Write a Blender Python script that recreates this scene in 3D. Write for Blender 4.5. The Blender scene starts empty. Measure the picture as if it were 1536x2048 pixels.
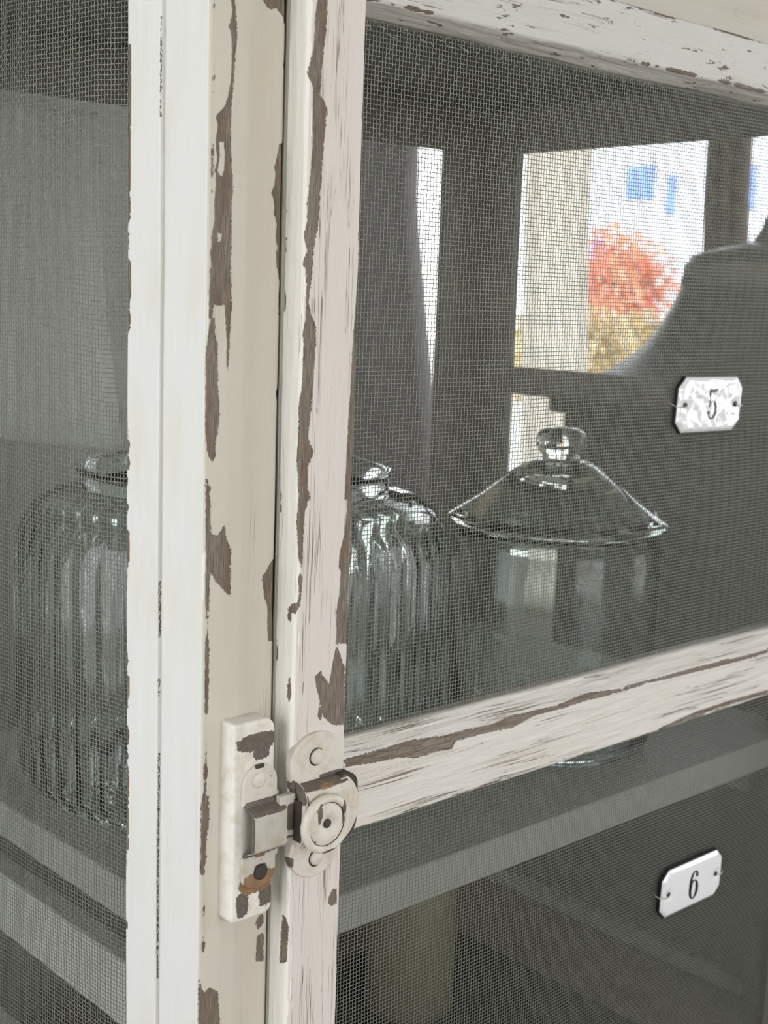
import bpy, bmesh, math, random
import numpy as np
from mathutils import Matrix, Vector
random.seed(5)
S = 0.001                      # everything below is written in millimetres
PI = math.pi
sc = bpy.context.scene
COL = sc.collection

# ---------------------------------------------------------------- camera
F = 2650.0; CX, CY = 768.0, 1024.0           # focal length and centre in pixels of the 1536x2048 frame
def _n(v): v = np.array(v, float); return v / np.linalg.norm(v)
_X = _n((2918, 334, -F)); _Y = np.array((-2466, 517, -F), float); _Y = _n(_Y - _X * _X.dot(_Y)); _Z = np.cross(_X, _Y)
R = np.array([_X, _Y, _Z])
CAM = np.array([-313.9, -449.56, 1450.0])
def ray(px, py): return R @ np.array([(px - CX) / F, -(py - CY) / F, -1.0])
def on(axis, val, px, py):
    d = ray(px, py); return CAM + d * (val - CAM[axis]) / d[axis]
cam = bpy.data.cameras.new('camera'); camo = bpy.data.objects.new('camera', cam); COL.objects.link(camo)
M4 = Matrix.Identity(4)
for i in range(3):
    for j in range(3): M4[i][j] = R[i][j]
    M4[i][3] = CAM[i] * S
camo.matrix_world = M4
cam.sensor_fit = 'VERTICAL'; cam.sensor_width = 36; cam.sensor_height = 36
cam.lens = 36 * F / 2048; cam.clip_start = 0.02; cam.clip_end = 200
cam.dof.use_dof = True; cam.dof.focus_distance = 0.60; cam.dof.aperture_fstop = 17
sc.camera = camo

# ---------------------------------------------------------------- sky, daylight, exposure
w = bpy.data.worlds.new('sky'); sc.world = w; w.use_nodes = True
nt = w.node_tree; bg = nt.nodes['Background']
tc = nt.nodes.new('ShaderNodeTexCoord'); sep = nt.nodes.new('ShaderNodeSeparateXYZ'); cr = nt.nodes.new('ShaderNodeValToRGB')
nt.links.new(tc.outputs['Generated'], sep.inputs[0]); nt.links.new(sep.outputs['Z'], cr.inputs[0]); nt.links.new(cr.outputs[0], bg.inputs[0])
cr.color_ramp.elements[0].position = 0.0; cr.color_ramp.elements[0].color = (0.96, 0.98, 1, 1)
cr.color_ramp.elements[1].position = 0.7; cr.color_ramp.elements[1].color = (0.80, 0.90, 1.0, 1)
bg.inputs[1].default_value = 4.6
sc.view_settings.view_transform = 'Standard'; sc.view_settings.look = 'None'
sc.view_settings.exposure = 0.0; sc.view_settings.gamma = 1.0
try: sc.view_settings.use_curve_mapping = False
except Exception: pass
def window_light(name, loc, rot, sx, sy, power, color=(1, 1, 1)):
    l = bpy.data.lights.new(name, 'AREA'); l.shape = 'RECTANGLE'; l.size = sx * S; l.size_y = sy * S; l.energy = power; l.color = color
    o = bpy.data.objects.new(name, l); o.location = [c * S for c in loc]; o.rotation_euler = rot; COL.objects.link(o); return o
# daylight at the left and front windows, plus an added unseen right window
window_light('daylight_left_window', (-1590, 350, 1550), (0, -PI / 2, 0), 1500, 1500, 3.0, (1.0, 0.985, 0.96))
window_light('daylight_front_window', (-200, -2190, 1600), (PI / 2, 0, 0), 1400, 1400, 10, (1.0, 0.965, 0.93))
window_light('added_light_right_window', (1990, -1150, 1550), (0, PI / 2, 0), 1300, 1200, 4, (0.94, 0.97, 1.0))

# ---------------------------------------------------------------- node helpers
def mat(name):
    m = bpy.data.materials.new(name); m.use_nodes = True
    return m, m.node_tree, m.node_tree.nodes['Principled BSDF']
def N(nt, t, **k):
    n = nt.nodes.new(t)
    for a, b in k.items(): setattr(n, a, b)
    return n
def math_(nt, op, a, b=None, c=None, clamp=False):
    n = N(nt, 'ShaderNodeMath', operation=op, use_clamp=clamp)
    for i, v in enumerate((a, b, c)):
        if v is None: continue
        if isinstance(v, (int, float)): n.inputs[i].default_value = v
        else: nt.links.new(v, n.inputs[i])
    return n.outputs[0]
def smooth(nt, x, lo, hi):
    n = N(nt, 'ShaderNodeMapRange', interpolation_type='SMOOTHSTEP')
    nt.links.new(x, n.inputs['Value']); n.inputs['From Min'].default_value = lo; n.inputs['From Max'].default_value = hi
    return n.outputs[0]
def mixc(nt, f, a, b, blend='MIX'):
    n = N(nt, 'ShaderNodeMix', data_type='RGBA', blend_type=blend)
    for sock, v in ((n.inputs[0], f), (n.inputs[6], a), (n.inputs[7], b)):
        if isinstance(v, (int, float)): sock.default_value = v
        elif isinstance(v, tuple): sock.default_value = (*v, 1)
        else: nt.links.new(v, sock)
    return n.outputs[2]
def noise(nt, vec, scale, detail=3, rough=0.5, mul=(1, 1, 1), off=(0, 0, 0)):
    mp = N(nt, 'ShaderNodeMapping'); mp.inputs['Scale'].default_value = mul; mp.inputs['Location'].default_value = off
    nt.links.new(vec, mp.inputs[0])
    n = N(nt, 'ShaderNodeTexNoise'); n.inputs['Scale'].default_value = scale; n.inputs['Detail'].default_value = detail
    n.inputs['Roughness'].default_value = rough
    nt.links.new(mp.outputs[0], n.inputs['Vector']); return n.outputs['Fac']
def simple(name, col, rough=0.5, metal=0.0, var=0.12, scale=60, spec=0.5, **k):
    m, nt, b = mat(name)
    tcn = N(nt, 'ShaderNodeTexCoord'); f = noise(nt, tcn.outputs['Object'], scale, 4)
    c = mixc(nt, f, tuple(x * (1 - var) for x in col), tuple(min(1, x * (1 + var)) for x in col))
    nt.links.new(c, b.inputs['Base Color']); b.inputs['Roughness'].default_value = rough; b.inputs['Metallic'].default_value = metal
    b.inputs['Specular IOR Level'].default_value = spec
    for a, v in k.items(): b.inputs[a.replace('_', ' ')].default_value = v
    return m

def painted_wood(name, paint, tint=(0.5, 0.45, 0.36), crack=0.5, flake=0.0, bumpy=1.0, dirt=0.25, seed=0.0):
    """old paint over bare wood: attribute 'bare' (mm inside a bare patch), attribute 'st' (mm across, mm along)"""
    m, nt, b = mat(name)
    st = N(nt, 'ShaderNodeAttribute', attribute_name='st').outputs['Vector']
    ba = N(nt, 'ShaderNodeAttribute', attribute_name='bare').outputs['Fac']
    jag = noise(nt, st, 1.0, 6, 0.75, (1.3, 0.55, 1), (seed, 0, 0))
    d = math_(nt, 'ADD', ba, math_(nt, 'MULTIPLY', math_(nt, 'SUBTRACT', jag, 0.5), 3.6))
    mask = smooth(nt, d, -0.06, 0.10)
    streak = noise(nt, st, 1.0, 3, 0.55, (0.50, 0.0065, 1), (seed + 3, 1.3, 0))
    ridge = math_(nt, 'ABSOLUTE', math_(nt, 'SUBTRACT', streak, 0.5))
    gate = noise(nt, st, 1.0, 2, 0.5, (0.13, 0.012, 1), (seed + 9, 2.1, 0))
    wdt = math_(nt, 'MULTIPLY', smooth(nt, gate, 0.60 - 0.16 * crack, 0.72), 0.027 * crack)
    crk = math_(nt, 'MULTIPLY', math_(nt, 'LESS_THAN', ridge, wdt), 1.0 if crack > 0 else 0.0)
    if flake > 0:
        fl = noise(nt, st, 1.0, 5, 0.7, (0.20, 0.045, 1), (seed + 17, 4.4, 0))
        mask = math_(nt, 'MAXIMUM', mask, smooth(nt, fl, 0.74 - 0.16 * flake, 0.75 - 0.16 * flake))
    allm = math_(nt, 'MAXIMUM', mask, math_(nt, 'MULTIPLY', crk, 0.85))
    # colours
    fine = noise(nt, st, 1.0, 4, 0.6, (1.1, 0.035, 1), (seed, 7, 0))
    soft = noise(nt, st, 1.0, 3, 0.5, (0.06, 0.015, 1), (seed, 11, 0))
    dirtf = math_(nt, 'MULTIPLY', smooth(nt, soft, 0.45, 0.75), dirt)
    p = mixc(nt, dirtf, paint, tuple(c * t for c, t in zip(paint, (0.90, 0.84, 0.70))))
    p = mixc(nt, math_(nt, 'MULTIPLY', smooth(nt, fine, 0.5, 0.8), 0.10 + 0.10 * crack), p, tuple(c * 0.72 for c in paint))
    wn = noise(nt, st, 1.0, 5, 0.7, (2.2, 0.10, 1), (seed + 5, 0, 0)); wn2 = noise(nt, st, 1.0, 2, 0.5, (0.12, 0.02, 1), (seed + 6, 3, 0))
    wood = mixc(nt, smooth(nt, wn, 0.3, 0.72), (0.075, 0.058, 0.048), (0.31, 0.255, 0.20)); wood = mixc(nt, math_(nt, 'MULTIPLY', smooth(nt, wn2, 0.35, 0.7), 0.6), wood, (0.13, 0.082, 0.052))
    col = mixc(nt, allm, p, wood)
    nt.links.new(col, b.inputs['Base Color']); b.inputs['Roughness'].default_value = 0.55
    b.inputs['Specular IOR Level'].default_value = 0.3
    h = math_(nt, 'ADD', math_(nt, 'MULTIPLY', math_(nt, 'SUBTRACT', 1.0, allm), 0.6), math_(nt, 'MULTIPLY', fine, 0.10 * bumpy))
    rel = noise(nt, st, 1.0, 5, 0.6, (0.30, 0.03, 1), (seed + 2, 0, 0))
    h = math_(nt, 'ADD', h, math_(nt, 'MULTIPLY', rel, 0.7 * bumpy))
    bp = N(nt, 'ShaderNodeBump'); bp.inputs['Distance'].default_value = 0.001; bp.inputs['Strength'].default_value = 0.9
    nt.links.new(h, bp.inputs['Height']); nt.links.new(bp.outputs[0], b.inputs['Normal'])
    return m

def worn_metal(name, paint, spots=(), rust=(), seed=0.0):
    """painted iron with bare patches; spots / rust = (x, z, rx, rz) in mm on the fitting's own front"""
    m, nt, b = mat(name)
    g = N(nt, 'ShaderNodeNewGeometry').outputs['Position']
    sx = N(nt, 'ShaderNodeSeparateXYZ'); nt.links.new(g, sx.inputs[0])
    mm = 1000.0
    X = math_(nt, 'MULTIPLY', sx.outputs[0], mm); Z = math_(nt, 'MULTIPLY', sx.outputs[2], mm)
    jag = noise(nt, g, 450, 5, 0.65, off=(seed, 0, 0)); jg = math_(nt, 'MULTIPLY', math_(nt, 'SUBTRACT', jag, 0.5), 1.1)
    def blob(lst):
        out = None
        for (x, z, rx, rz) in lst:
            a = math_(nt, 'POWER', math_(nt, 'ABSOLUTE', math_(nt, 'DIVIDE', math_(nt, 'SUBTRACT', X, x), rx)), 3.0)
            c = math_(nt, 'POWER', math_(nt, 'ABSOLUTE', math_(nt, 'DIVIDE', math_(nt, 'SUBTRACT', Z, z), rz)), 3.0)
            v = math_(nt, 'SUBTRACT', 1.0, math_(nt, 'ADD', a, c))
            v = math_(nt, 'ADD', v, math_(nt, 'MULTIPLY', jg, 2.2))
            out = v if out is None else math_(nt, 'MAXIMUM', out, v)
        return smooth(nt, out, -0.05, 0.12) if out is not None else None
    n2 = noise(nt, g, 160, 4, 0.6, off=(seed + 3, 0, 0))
    p = mixc(nt, smooth(nt, n2, 0.4, 0.75), paint, tuple(c * t for c, t in zip(paint, (0.86, 0.80, 0.70))))
    chips = smooth(nt, noise(nt, g, 230, 5, 0.7, off=(seed + 8, 2, 0)), 0.685, 0.70)
    bare = mixc(nt, jag, (0.035, 0.028, 0.022), (0.20, 0.165, 0.135))
    col = mixc(nt, chips, p, bare)
    bl = blob(spots)
    if bl is not None: col = mixc(nt, bl, col, bare)
    rl = blob(rust)
    if rl is not None: col = mixc(nt, rl, col, mixc(nt, n2, (0.12, 0.06, 0.03), (0.36, 0.22, 0.12)))
    nt.links.new(col, b.inputs['Base Color']); b.inputs['Roughness'].default_value = 0.5
    h = math_(nt, 'ADD', math_(nt, 'MULTIPLY', n2, 1.0), math_(nt, 'MULTIPLY', noise(nt, g, 600, 4), 0.3))
    if bl is not None: h = math_(nt, 'SUBTRACT', h, math_(nt, 'MULTIPLY', bl, 0.5))
    bp = N(nt, 'ShaderNodeBump'); bp.inputs['Distance'].default_value = 0.0006; bp.inputs['Strength'].default_value = 0.6
    nt.links.new(h, bp.inputs['Height']); nt.links.new(bp.outputs[0], b.inputs['Normal'])
    return m

def glass(name, col=(0.93, 0.97, 0.95), rough=0.02):
    m, nt, b = mat(name)
    tcn = N(nt, 'ShaderNodeTexCoord'); f = noise(nt, tcn.outputs['Object'], 12, 2)
    nt.links.new(mixc(nt, f, col, tuple(c * 0.97 for c in col)), b.inputs['Base Color'])
    b.inputs['Transmission Weight'].default_value = 1.0; b.inputs['Roughness'].default_value = rough; b.inputs['IOR'].default_value = 1.46
    return m

POST = painted_wood('old_cream_paint_post_shaded', (0.58, 0.54, 0.465), crack=0.12, bumpy=0.5, seed=1)  # beige front kept darker in colour, being less lit than the side
POSTL = painted_wood('old_white_paint_side_lit', (0.70, 0.695, 0.67), crack=0.03, bumpy=0.35, dirt=0.35, seed=2)
DOORL = painted_wood('old_cream_paint_door_edge_lit', (0.80, 0.78, 0.73), crack=0.15, bumpy=1.0, seed=31)
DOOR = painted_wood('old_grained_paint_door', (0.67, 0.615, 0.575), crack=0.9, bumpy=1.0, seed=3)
RAIL = painted_wood('old_grained_paint_rail', (0.66, 0.625, 0.585), crack=0.85, flake=0.3, bumpy=1.0, seed=4)
TOPR = painted_wood('old_grained_paint_top_rail', (0.56, 0.545, 0.52), crack=0.5, flake=0.75, bumpy=1.0, seed=6)
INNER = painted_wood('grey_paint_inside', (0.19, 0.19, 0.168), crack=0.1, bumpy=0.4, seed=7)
INPALE = simple('pale_inside_paint', (0.36, 0.37, 0.34), 0.6)
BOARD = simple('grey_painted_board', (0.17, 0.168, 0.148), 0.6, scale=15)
DARKP = simple('dark_gap_blocker', (0.04, 0.035, 0.03), 0.8)
BROWN = simple('brown_board', (0.24, 0.195, 0.165), 0.6, scale=20)
WIRE = simple('galvanised_wire', (0.245, 0.25, 0.215), 0.42, 0.25, var=0.2, scale=90)
GLASS = glass('clear_jar_glass', (0.90, 0.96, 0.94)); GLASS2 = glass('clear_lid_glass', (0.92, 0.96, 0.92))

# ---------------------------------------------------------------- mesh helpers
def link(name, me, m=None, parent=None, smooth_=False):
    o = bpy.data.objects.new(name, me); COL.objects.link(o)
    if m is not None: me.materials.append(m)
    if parent is not None: o.parent = parent
    if smooth_:
        me.polygons.foreach_set('use_smooth', [True] * len(me.polygons))
    return o
def empty(name, loc, label, cat, group=None):
    o = bpy.data.objects.new(name, None); COL.objects.link(o); o.location = [c * S for c in loc]
    o.empty_display_size = 0.02; tag(o, label, cat, group); return o
def tag(o, label, cat, group=None):
    o['label'] = label; o['category'] = cat
    if group: o['group'] = group
    return o
def adopt(root, *obs):          # parent while keeping world place
    for o in obs:
        o.parent = root; o.matrix_parent_inverse = Matrix.Translation(-Vector(root.location))
    return obs[0]
def pyd(name, V, Fs, m=None, parent=None, smooth_=False):
    me = bpy.data.meshes.new(name); me.from_pydata([tuple(c * S for c in v) for v in V], [], [tuple(f) for f in Fs]); me.update()
    return link(name, me, m, parent, smooth_)
def np_mesh(name, V, Q, tri=False):
    """V (n,3) in mm, Q (m,4) quads"""
    V = np.asarray(V, np.float32) * S; Q = np.asarray(Q, np.int32); k = Q.shape[1]
    me = bpy.data.meshes.new(name); me.vertices.add(len(V)); me.vertices.foreach_set('co', V.ravel())
    me.loops.add(Q.size); me.loops.foreach_set('vertex_index', Q.ravel())
    me.polygons.add(len(Q)); me.polygons.foreach_set('loop_start', np.arange(0, Q.size, k, dtype=np.int32))
    me.update(calc_edges=True); return me
def box(name, x0, x1, y0, y1, z0, z1, m, parent=None, bev=0.0):
    bm = bmesh.new(); bmesh.ops.create_cube(bm, size=1)
    for v in bm.verts: v.co = Vector(((x0 + x1) / 2 + v.co.x * (x1 - x0), (y0 + y1) / 2 + v.co.y * (y1 - y0), (z0 + z1) / 2 + v.co.z * (z1 - z0))) * S
    if bev: bmesh.ops.bevel(bm, geom=bm.edges[:], offset=bev * S, segments=2, affect='EDGES', profile=0.5)
    me = bpy.data.meshes.new(name); bm.to_mesh(me); bm.free()
    o = link(name, me, m)
    if parent is not None: adopt(parent, o)
    return o
def extrude_outline(name, pts, y0, y1, m, parent=None, bev=0.8, seg=3):
    """outline in (x, z), thickness from y0 (back) to y1 (front, nearer the viewer)"""
    bm = bmesh.new(); vs = [bm.verts.new((x * S, y1 * S, z * S)) for x, z in pts]
    f = bm.faces.new(vs); bm.normal_update()
    if f.normal.y > 0: f.normal_flip()
    r = bmesh.ops.extrude_face_region(bm, geom=[f])
    # the extruded copy becomes the back
    nv = [g for g in r['geom'] if isinstance(g, bmesh.types.BMVert)]
    for v in nv: v.co.y = y0 * S
    bmesh.ops.recalc_face_normals(bm, faces=bm.faces[:])
    if bev:
        ed = [e for e in bm.edges if all(abs(v.co.y - y1 * S) < 1e-7 for v in e.verts)]
        bmesh.ops.bevel(bm, geom=ed, offset=bev * S, segments=seg, affect='EDGES', profile=0.5)
    me = bpy.data.meshes.new(name); bm.to_mesh(me); bm.free(); o = link(name, me, m)
    if parent is not None: adopt(parent, o)
    return o
def lathe(name, prof, c, m, n=64, parent=None, rad=None, axis='Z', closed=True, smooth_=True):
    """prof [(r, h)] closed loop revolved round c; rad(theta, r, h)->r"""
    V = []; P = len(prof)
    for i in range(n):
        t = 2 * PI * i / n
        for (r, h) in prof:
            rr = rad(t, r, h) if rad else r
            if axis == 'Z': V.append((c[0] + rr * math.cos(t), c[1] + rr * math.sin(t), c[2] + h))
            else: V.append((c[0] + rr * math.cos(t), c[1] - h, c[2] + rr * math.sin(t)))
    Fs = []
    K = P if closed else P - 1
    for i in range(n):
        j = (i + 1) % n
        for k in range(K):
            l = (k + 1) % P; Fs.append((i * P + k, j * P + k, j * P + l, i * P + l))
    bm = bmesh.new(); vs = [bm.verts.new(tuple(q * S for q in v)) for v in V]
    for f in Fs:
        try: bm.faces.new([vs[q] for q in f])
        except ValueError: pass
    bmesh.ops.remove_doubles(bm, verts=bm.verts[:], dist=2e-6)
    bmesh.ops.recalc_face_normals(bm, faces=bm.faces[:])
    me = bpy.data.meshes.new(name); bm.to_mesh(me); bm.free(); o = link(name, me, m, None, smooth_)
    if parent is not None: adopt(parent, o)
    return o
def tube(name, pts, r, m, parent=None, n=8):
    V = []; Fs = []; P = [np.array(p, float) for p in pts]
    for i, p in enumerate(P):
        d = P[min(i + 1, len(P) - 1)] - P[max(i - 1, 0)]; d /= np.linalg.norm(d)
        a = np.cross(d, (0, 0, 1) if abs(d[2]) < 0.9 else (1, 0, 0)); a /= np.linalg.norm(a); b = np.cross(d, a)
        for k in range(n):
            t = 2 * PI * k / n; V.append(tuple(p + r * (math.cos(t) * a + math.sin(t) * b)))
    for i in range(len(P) - 1):
        for k in range(n): Fs.append((i * n + k, i * n + (k + 1) % n, (i + 1) * n + (k + 1) % n, (i + 1) * n + k))
    Fs.append(tuple(range(n))[::-1]); Fs.append(tuple((len(P) - 1) * n + k for k in range(n)))
    o = pyd(name, V, Fs, m, None, True)
    if parent is not None: adopt(parent, o)
    return o

# value noise in numpy for real relief on the old paint
_rng = np.random.RandomState(11); _T = _rng.rand(256, 256)
def vnoise(x, y):
    xi = np.floor(x).astype(int); yi = np.floor(y).astype(int); fx = x - xi; fy = y - yi
    fx = fx * fx * (3 - 2 * fx); fy = fy * fy * (3 - 2 * fy); g = lambda a, b: _T[a % 256, b % 256]
    return (g(xi, yi) * (1 - fx) + g(xi + 1, yi) * fx) * (1 - fy) + (g(xi, yi + 1) * (1 - fx) + g(xi + 1, yi + 1) * fx) * fy - 0.5
def sdf_poly(P, s, t):
    """signed distance, positive inside, polygon P (k,2)"""
    d = np.full(s.shape, 1e9); ins = np.zeros(s.shape, bool); k = len(P)
    for i in range(k):
        ax, ay = P[i]; bx, by = P[(i + 1) % k]; ex, ey = bx - ax, by - ay; L = ex * ex + ey * ey + 1e-9
        h = np.clip(((s - ax) * ex + (t - ay) * ey) / L, 0, 1)
        d = np.minimum(d, np.hypot(s - ax - h * ex, t - ay - h * ey))
        c = ((ay > t) != (by > t)); xx = ax + (t - ay) * ex / (ey if abs(ey) > 1e-9 else 1e-9)
        ins ^= (c & (s < xx))
    return np.where(ins, d, -d)
def bare_field(polys, islands, edges, s, t):
    b = np.full(s.shape, -30.0)
    for P in polys:
        P = np.array(P); m = (s > P[:, 0].min() - 4) & (s < P[:, 0].max() + 4) & (t > P[:, 1].min() - 4) & (t < P[:, 1].max() + 4)
        if m.any(): b[m] = np.maximum(b[m], sdf_poly(P, s[m], t[m]))
    for P in islands:
        P = np.array(P); m = (s > P[:, 0].min() - 4) & (s < P[:, 0].max() + 4) & (t > P[:, 1].min() - 4) & (t < P[:, 1].max() + 4)
        if m.any(): b[m] = np.minimum(b[m], -sdf_poly(P, s[m], t[m]))
    for (s0, wid, t0, t1, thr) in edges:      # worn arrises: s position, half width, range along
        nz = vnoise(t * 0.06 + s0, t * 0 + s0 * 3.1) + 0.6 * vnoise(t * 0.25, t * 0 + s0) + 0.35 * vnoise(t * 0.9, t * 0 + s0 * 2)
        wv = wid * np.clip((nz - thr) * 3.0, -1, 1.0)
        e = wv - np.abs(s - s0); e[(t < t0) | (t > t1)] = -30; b = np.maximum(b, e)
    return b
def sweep(name, corners, steps, ts, place, m, parent, polys=(), islands=(), edges=(), rough=0.15, dip=0.35, wander=None):
    """cross-section polygon swept along t. corners [(a,b)] closed, steps[i] = sample step of edge i. place(a,b,t)->xyz arrays"""
    prof = []; s_of = []; s = 0.0
    for i, (a, b) in enumerate(corners):
        a2, b2 = corners[(i + 1) % len(corners)]; L = math.hypot(a2 - a, b2 - b); n = max(1, int(round(L / steps[i])))
        for k in range(n): prof.append((a + (a2 - a) * k / n, b + (b2 - b) * k / n)); s_of.append(s + L * k / n)
        s += L
    prof = np.array(prof); s_of = np.array(s_of); n = len(prof)
    d = np.roll(prof, -1, 0) - np.roll(prof, 1, 0); nrm = np.stack([d[:, 1], -d[:, 0]], 1); nrm /= np.linalg.norm(nrm, axis=1)[:, None] + 1e-9
    area = 0.5 * np.sum(prof[:, 0] * np.roll(prof[:, 1], -1) - np.roll(prof[:, 0], -1) * prof[:, 1])
    if area < 0: nrm = -nrm
    ts = np.array(ts, float); Sg, Tg = np.meshgrid(s_of, ts)
    bare = bare_field(polys, islands, edges, Sg, Tg)
    disp = rough * (1.4 * vnoise(Sg * 0.12, Tg * 0.012 + 5) + 1.0 * vnoise(Sg * 0.5, Tg * 0.03) + 0.6 * vnoise(Sg * 1.1 + 7, Tg * 0.11))
    q = np.clip((bare + 0.25) / 0.5, 0, 1); disp = disp - dip * q * q * (3 - 2 * q)
    A = prof[None, :, 0] + nrm[None, :, 0] * disp; B = prof[None, :, 1] + nrm[None, :, 1] * disp
    if wander is not None:
        da, db = wander(Tg); A = A + da; B = B + db
    V = np.stack(place(A, B, Tg), -1).reshape(-1, 3); mrows = len(ts)
    i = np.arange(mrows - 1)[:, None] * n; k = np.arange(n)[None, :]; k2 = (k + 1) % n
    Q = np.stack([i + k, i + k2, i + n + k2, i + n + k], -1).reshape(-1, 4)
    me = np_mesh(name, V, Q)
    bm = bmesh.new(); bm.from_mesh(me); bm.verts.ensure_lookup_table()
    try:
        bm.faces.new([bm.verts[j] for j in range(n)]); bm.faces.new([bm.verts[(mrows - 1) * n + j] for j in range(n)][::-1])
    except ValueError: pass
    bmesh.ops.recalc_face_normals(bm, faces=bm.faces[:]); bm.to_mesh(me); bm.free()
    at = me.attributes.new('bare', 'FLOAT', 'POINT'); at.data.foreach_set('value', bare.astype(np.float32).ravel())
    at = me.attributes.new('st', 'FLOAT_VECTOR', 'POINT')
    at.data.foreach_set('vector', np.stack([Sg, Tg, Sg * 0], -1).astype(np.float32).ravel())
    o = link(name, me, m, None, True); adopt(parent, o); return o
def rows(lo, hi, dlo, dhi, step, far=40):
    a = list(np.arange(lo, dlo, far)) if dlo > lo else []
    b = list(np.arange(dlo, dhi, step)); c = list(np.arange(dhi, hi, far)) + [hi]
    return a + b + [v for v in c if v > b[-1]]

def woven(name, u0, u1, v0, v1, pitch, r, surf, parent, m=WIRE, skip=None, weave=True, wob=0.22):
    """woven wire cloth: surf(u, v, n) -> xyz; every wire a thin three sided strand, all in one mesh"""
    nu = int((u1 - u0) / pitch) + 1; nv = int((v1 - v0) / pitch) + 1
    us = u0 + np.arange(nu) * pitch; vs = v0 + np.arange(nv) * pitch
    Vs = []; Qs = []; base = 0
    for kind in (0, 1):
        U, Vv = np.meshgrid(us, vs, indexing='ij')
        I, J = np.meshgrid(np.arange(nu), np.arange(nv), indexing='ij')
        amp = (0.5 * r * 1.6) if weave else 0
        off = amp * np.where((I + J) % 2 == 0, 1, -1) * (1 if kind == 0 else -1)
        if kind == 0:      # upright strands
            U = U + wob * vnoise(I * 3.7, Vv * 0.05) + 0.35 * wob * vnoise(I * 1.7, Vv * 0.4)
        else:
            Vv = Vv + wob * vnoise(U * 0.05, J * 3.7) + 0.35 * wob * vnoise(U * 0.4, J * 1.7); U, Vv, off, I, J = U.T, Vv.T, off.T, I.T, J.T
        nw, npn = U.shape; ring = []
        for k in range(3):
            t = 2 * PI * k / 3 + PI / 6; cs, sn = r * math.cos(t), r * math.sin(t)
            if kind == 0: ring.append(np.stack(surf(U + cs, Vv, off + sn), -1))
            else: ring.append(np.stack(surf(U, Vv + cs, off + sn), -1))
        V = np.stack(ring, 2)                      # nw, np, 3, xyz
        a = (np.arange(nw)[:, None, None] * npn + np.arange(npn - 1)[None, :, None]) * 3; k = np.arange(3)[None, None, :]; k2 = (k + 1) % 3
        Q = np.stack([a + k, a + k2, a + 3 + k2, a + 3 + k], -1)
        if skip is not None:
            keep = ~skip(U[:, :-1], Vv[:, :-1], kind); Q = Q[keep]
        Q = Q.reshape(-1, 4) + base; base += nw * npn * 3; Vs.append(V.reshape(-1, 3)); Qs.append(Q)
    me = np_mesh(name, np.concatenate(Vs), np.concatenate(Qs)); o = link(name, me, m, None, True)
    o['kind'] = 'stuff'; adopt(parent, o); return o

# ================================================================ the room (setting)
def struct(o): o['kind'] = 'structure'; return o
WALL = simple('warm_white_wall_paint', (0.62, 0.60, 0.56), 0.8, scale=8, var=0.04)
FLOORM = simple('oak_floor', (0.30, 0.22, 0.15), 0.5, scale=12)
XL, XR, YF, YB, H = -1600, 2000, -2200, 3000, 2600
struct(box('floor', XL, XR, YF, YB, -40, 0, FLOORM)); struct(box('ceiling', XL, XR, YF, YB, H, H + 40, WALL))
def wall_with_hole(name, axis, at0, at1, lo, hi, holes):
    """wall slab with rectangular openings [(a0, a1, z0, z1)]"""
    xs = sorted({lo, hi, *[h[0] for h in holes], *[h[1] for h in holes]}); zs = sorted({0, H, *[h[2] for h in holes], *[h[3] for h in holes]})
    bm = bmesh.new()
    for i in range(len(xs) - 1):
        for j in range(len(zs) - 1):
            cx, cz = (xs[i] + xs[i + 1]) / 2, (zs[j] + zs[j + 1]) / 2
            if any(h[0] < cx < h[1] and h[2] < cz < h[3] for h in holes): continue
            r = bmesh.ops.create_cube(bm, size=1)['verts']
            for v in r:
                a = xs[i] + (v.co.x + .5) * (xs[i + 1] - xs[i]); c = zs[j] + (v.co.z + .5) * (zs[j + 1] - zs[j]); b = at0 + (v.co.y + .5) * (at1 - at0)
                v.co = Vector((a, b, c) if axis == 'Y' else (b, a, c)) * S
    bmesh.ops.recalc_face_normals(bm, faces=bm.faces[:])
    me = bpy.data.meshes.new(name); bm.to_mesh(me); bm.free(); return struct(link(name, me, WALL))
WY0, WY1, WZ0, WZ1 = 420, 2940, 820, 2260
wall_with_hole('wall_right', 'X', XR, XR + 120, YF, YB, [(WY0, WY1, WZ0, WZ1), (-1750, -550, 900, 2200)])
wall_with_hole('wall_left', 'X', XL - 120, XL, YF, YB, [(-400, 1100, 800, 2300)])
wall_with_hole('wall_front', 'Y', YF - 120, YF, XL, XR, [(-900, 500, 900, 2300)])
wb = wall_with_hole('wall_back', 'Y', YB, YB + 120, XL, XR, []); wb.data.materials[0] = simple('dark_taupe_wall_paint', (0.16, 0.155, 0.135), 0.8, scale=8, var=0.04)
WINW = simple('white_window_paint', (0.75, 0.75, 0.73), 0.4)
def window(name, axis, at, a0, a1, z0, z1, muntins):
    fr = []
    def bar(n, p0, p1, q0, q1, d=40, par=None):
        if axis == 'X': return box(n, at + 40, at + 40 + d, p0, p1, q0, q1, WINW, par, 2)
        return box(n, p0, p1, at - 40 - d, at - 40, q0, q1, WINW, par, 2)
    root = struct(bar(name, a0, a1, z0, z0 + 45, 60))
    bar('window_frame', a0, a1, z1 - 45, z1, 60, root); bar('window_frame', a0, a0 + 45, z0 + 45, z1 - 45, 60, root); bar('window_frame', a1 - 45, a1, z0 + 45, z1 - 45, 60, root)
    for k in muntins: bar('window_mullion', k - 18, k + 18, z0 + 45, z1 - 45, 50, root)
    return root
window('window_1', 'X', XR, WY0, WY1, WZ0, WZ1, [])
window('window_2', 'Y', YF, -900, 500, 900, 2300, [-200])
window('added_window_4', 'X', XR, -1750, -550, 900, 2200, [-1150])  # unseen window added for plate reflections and light on the door front
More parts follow.
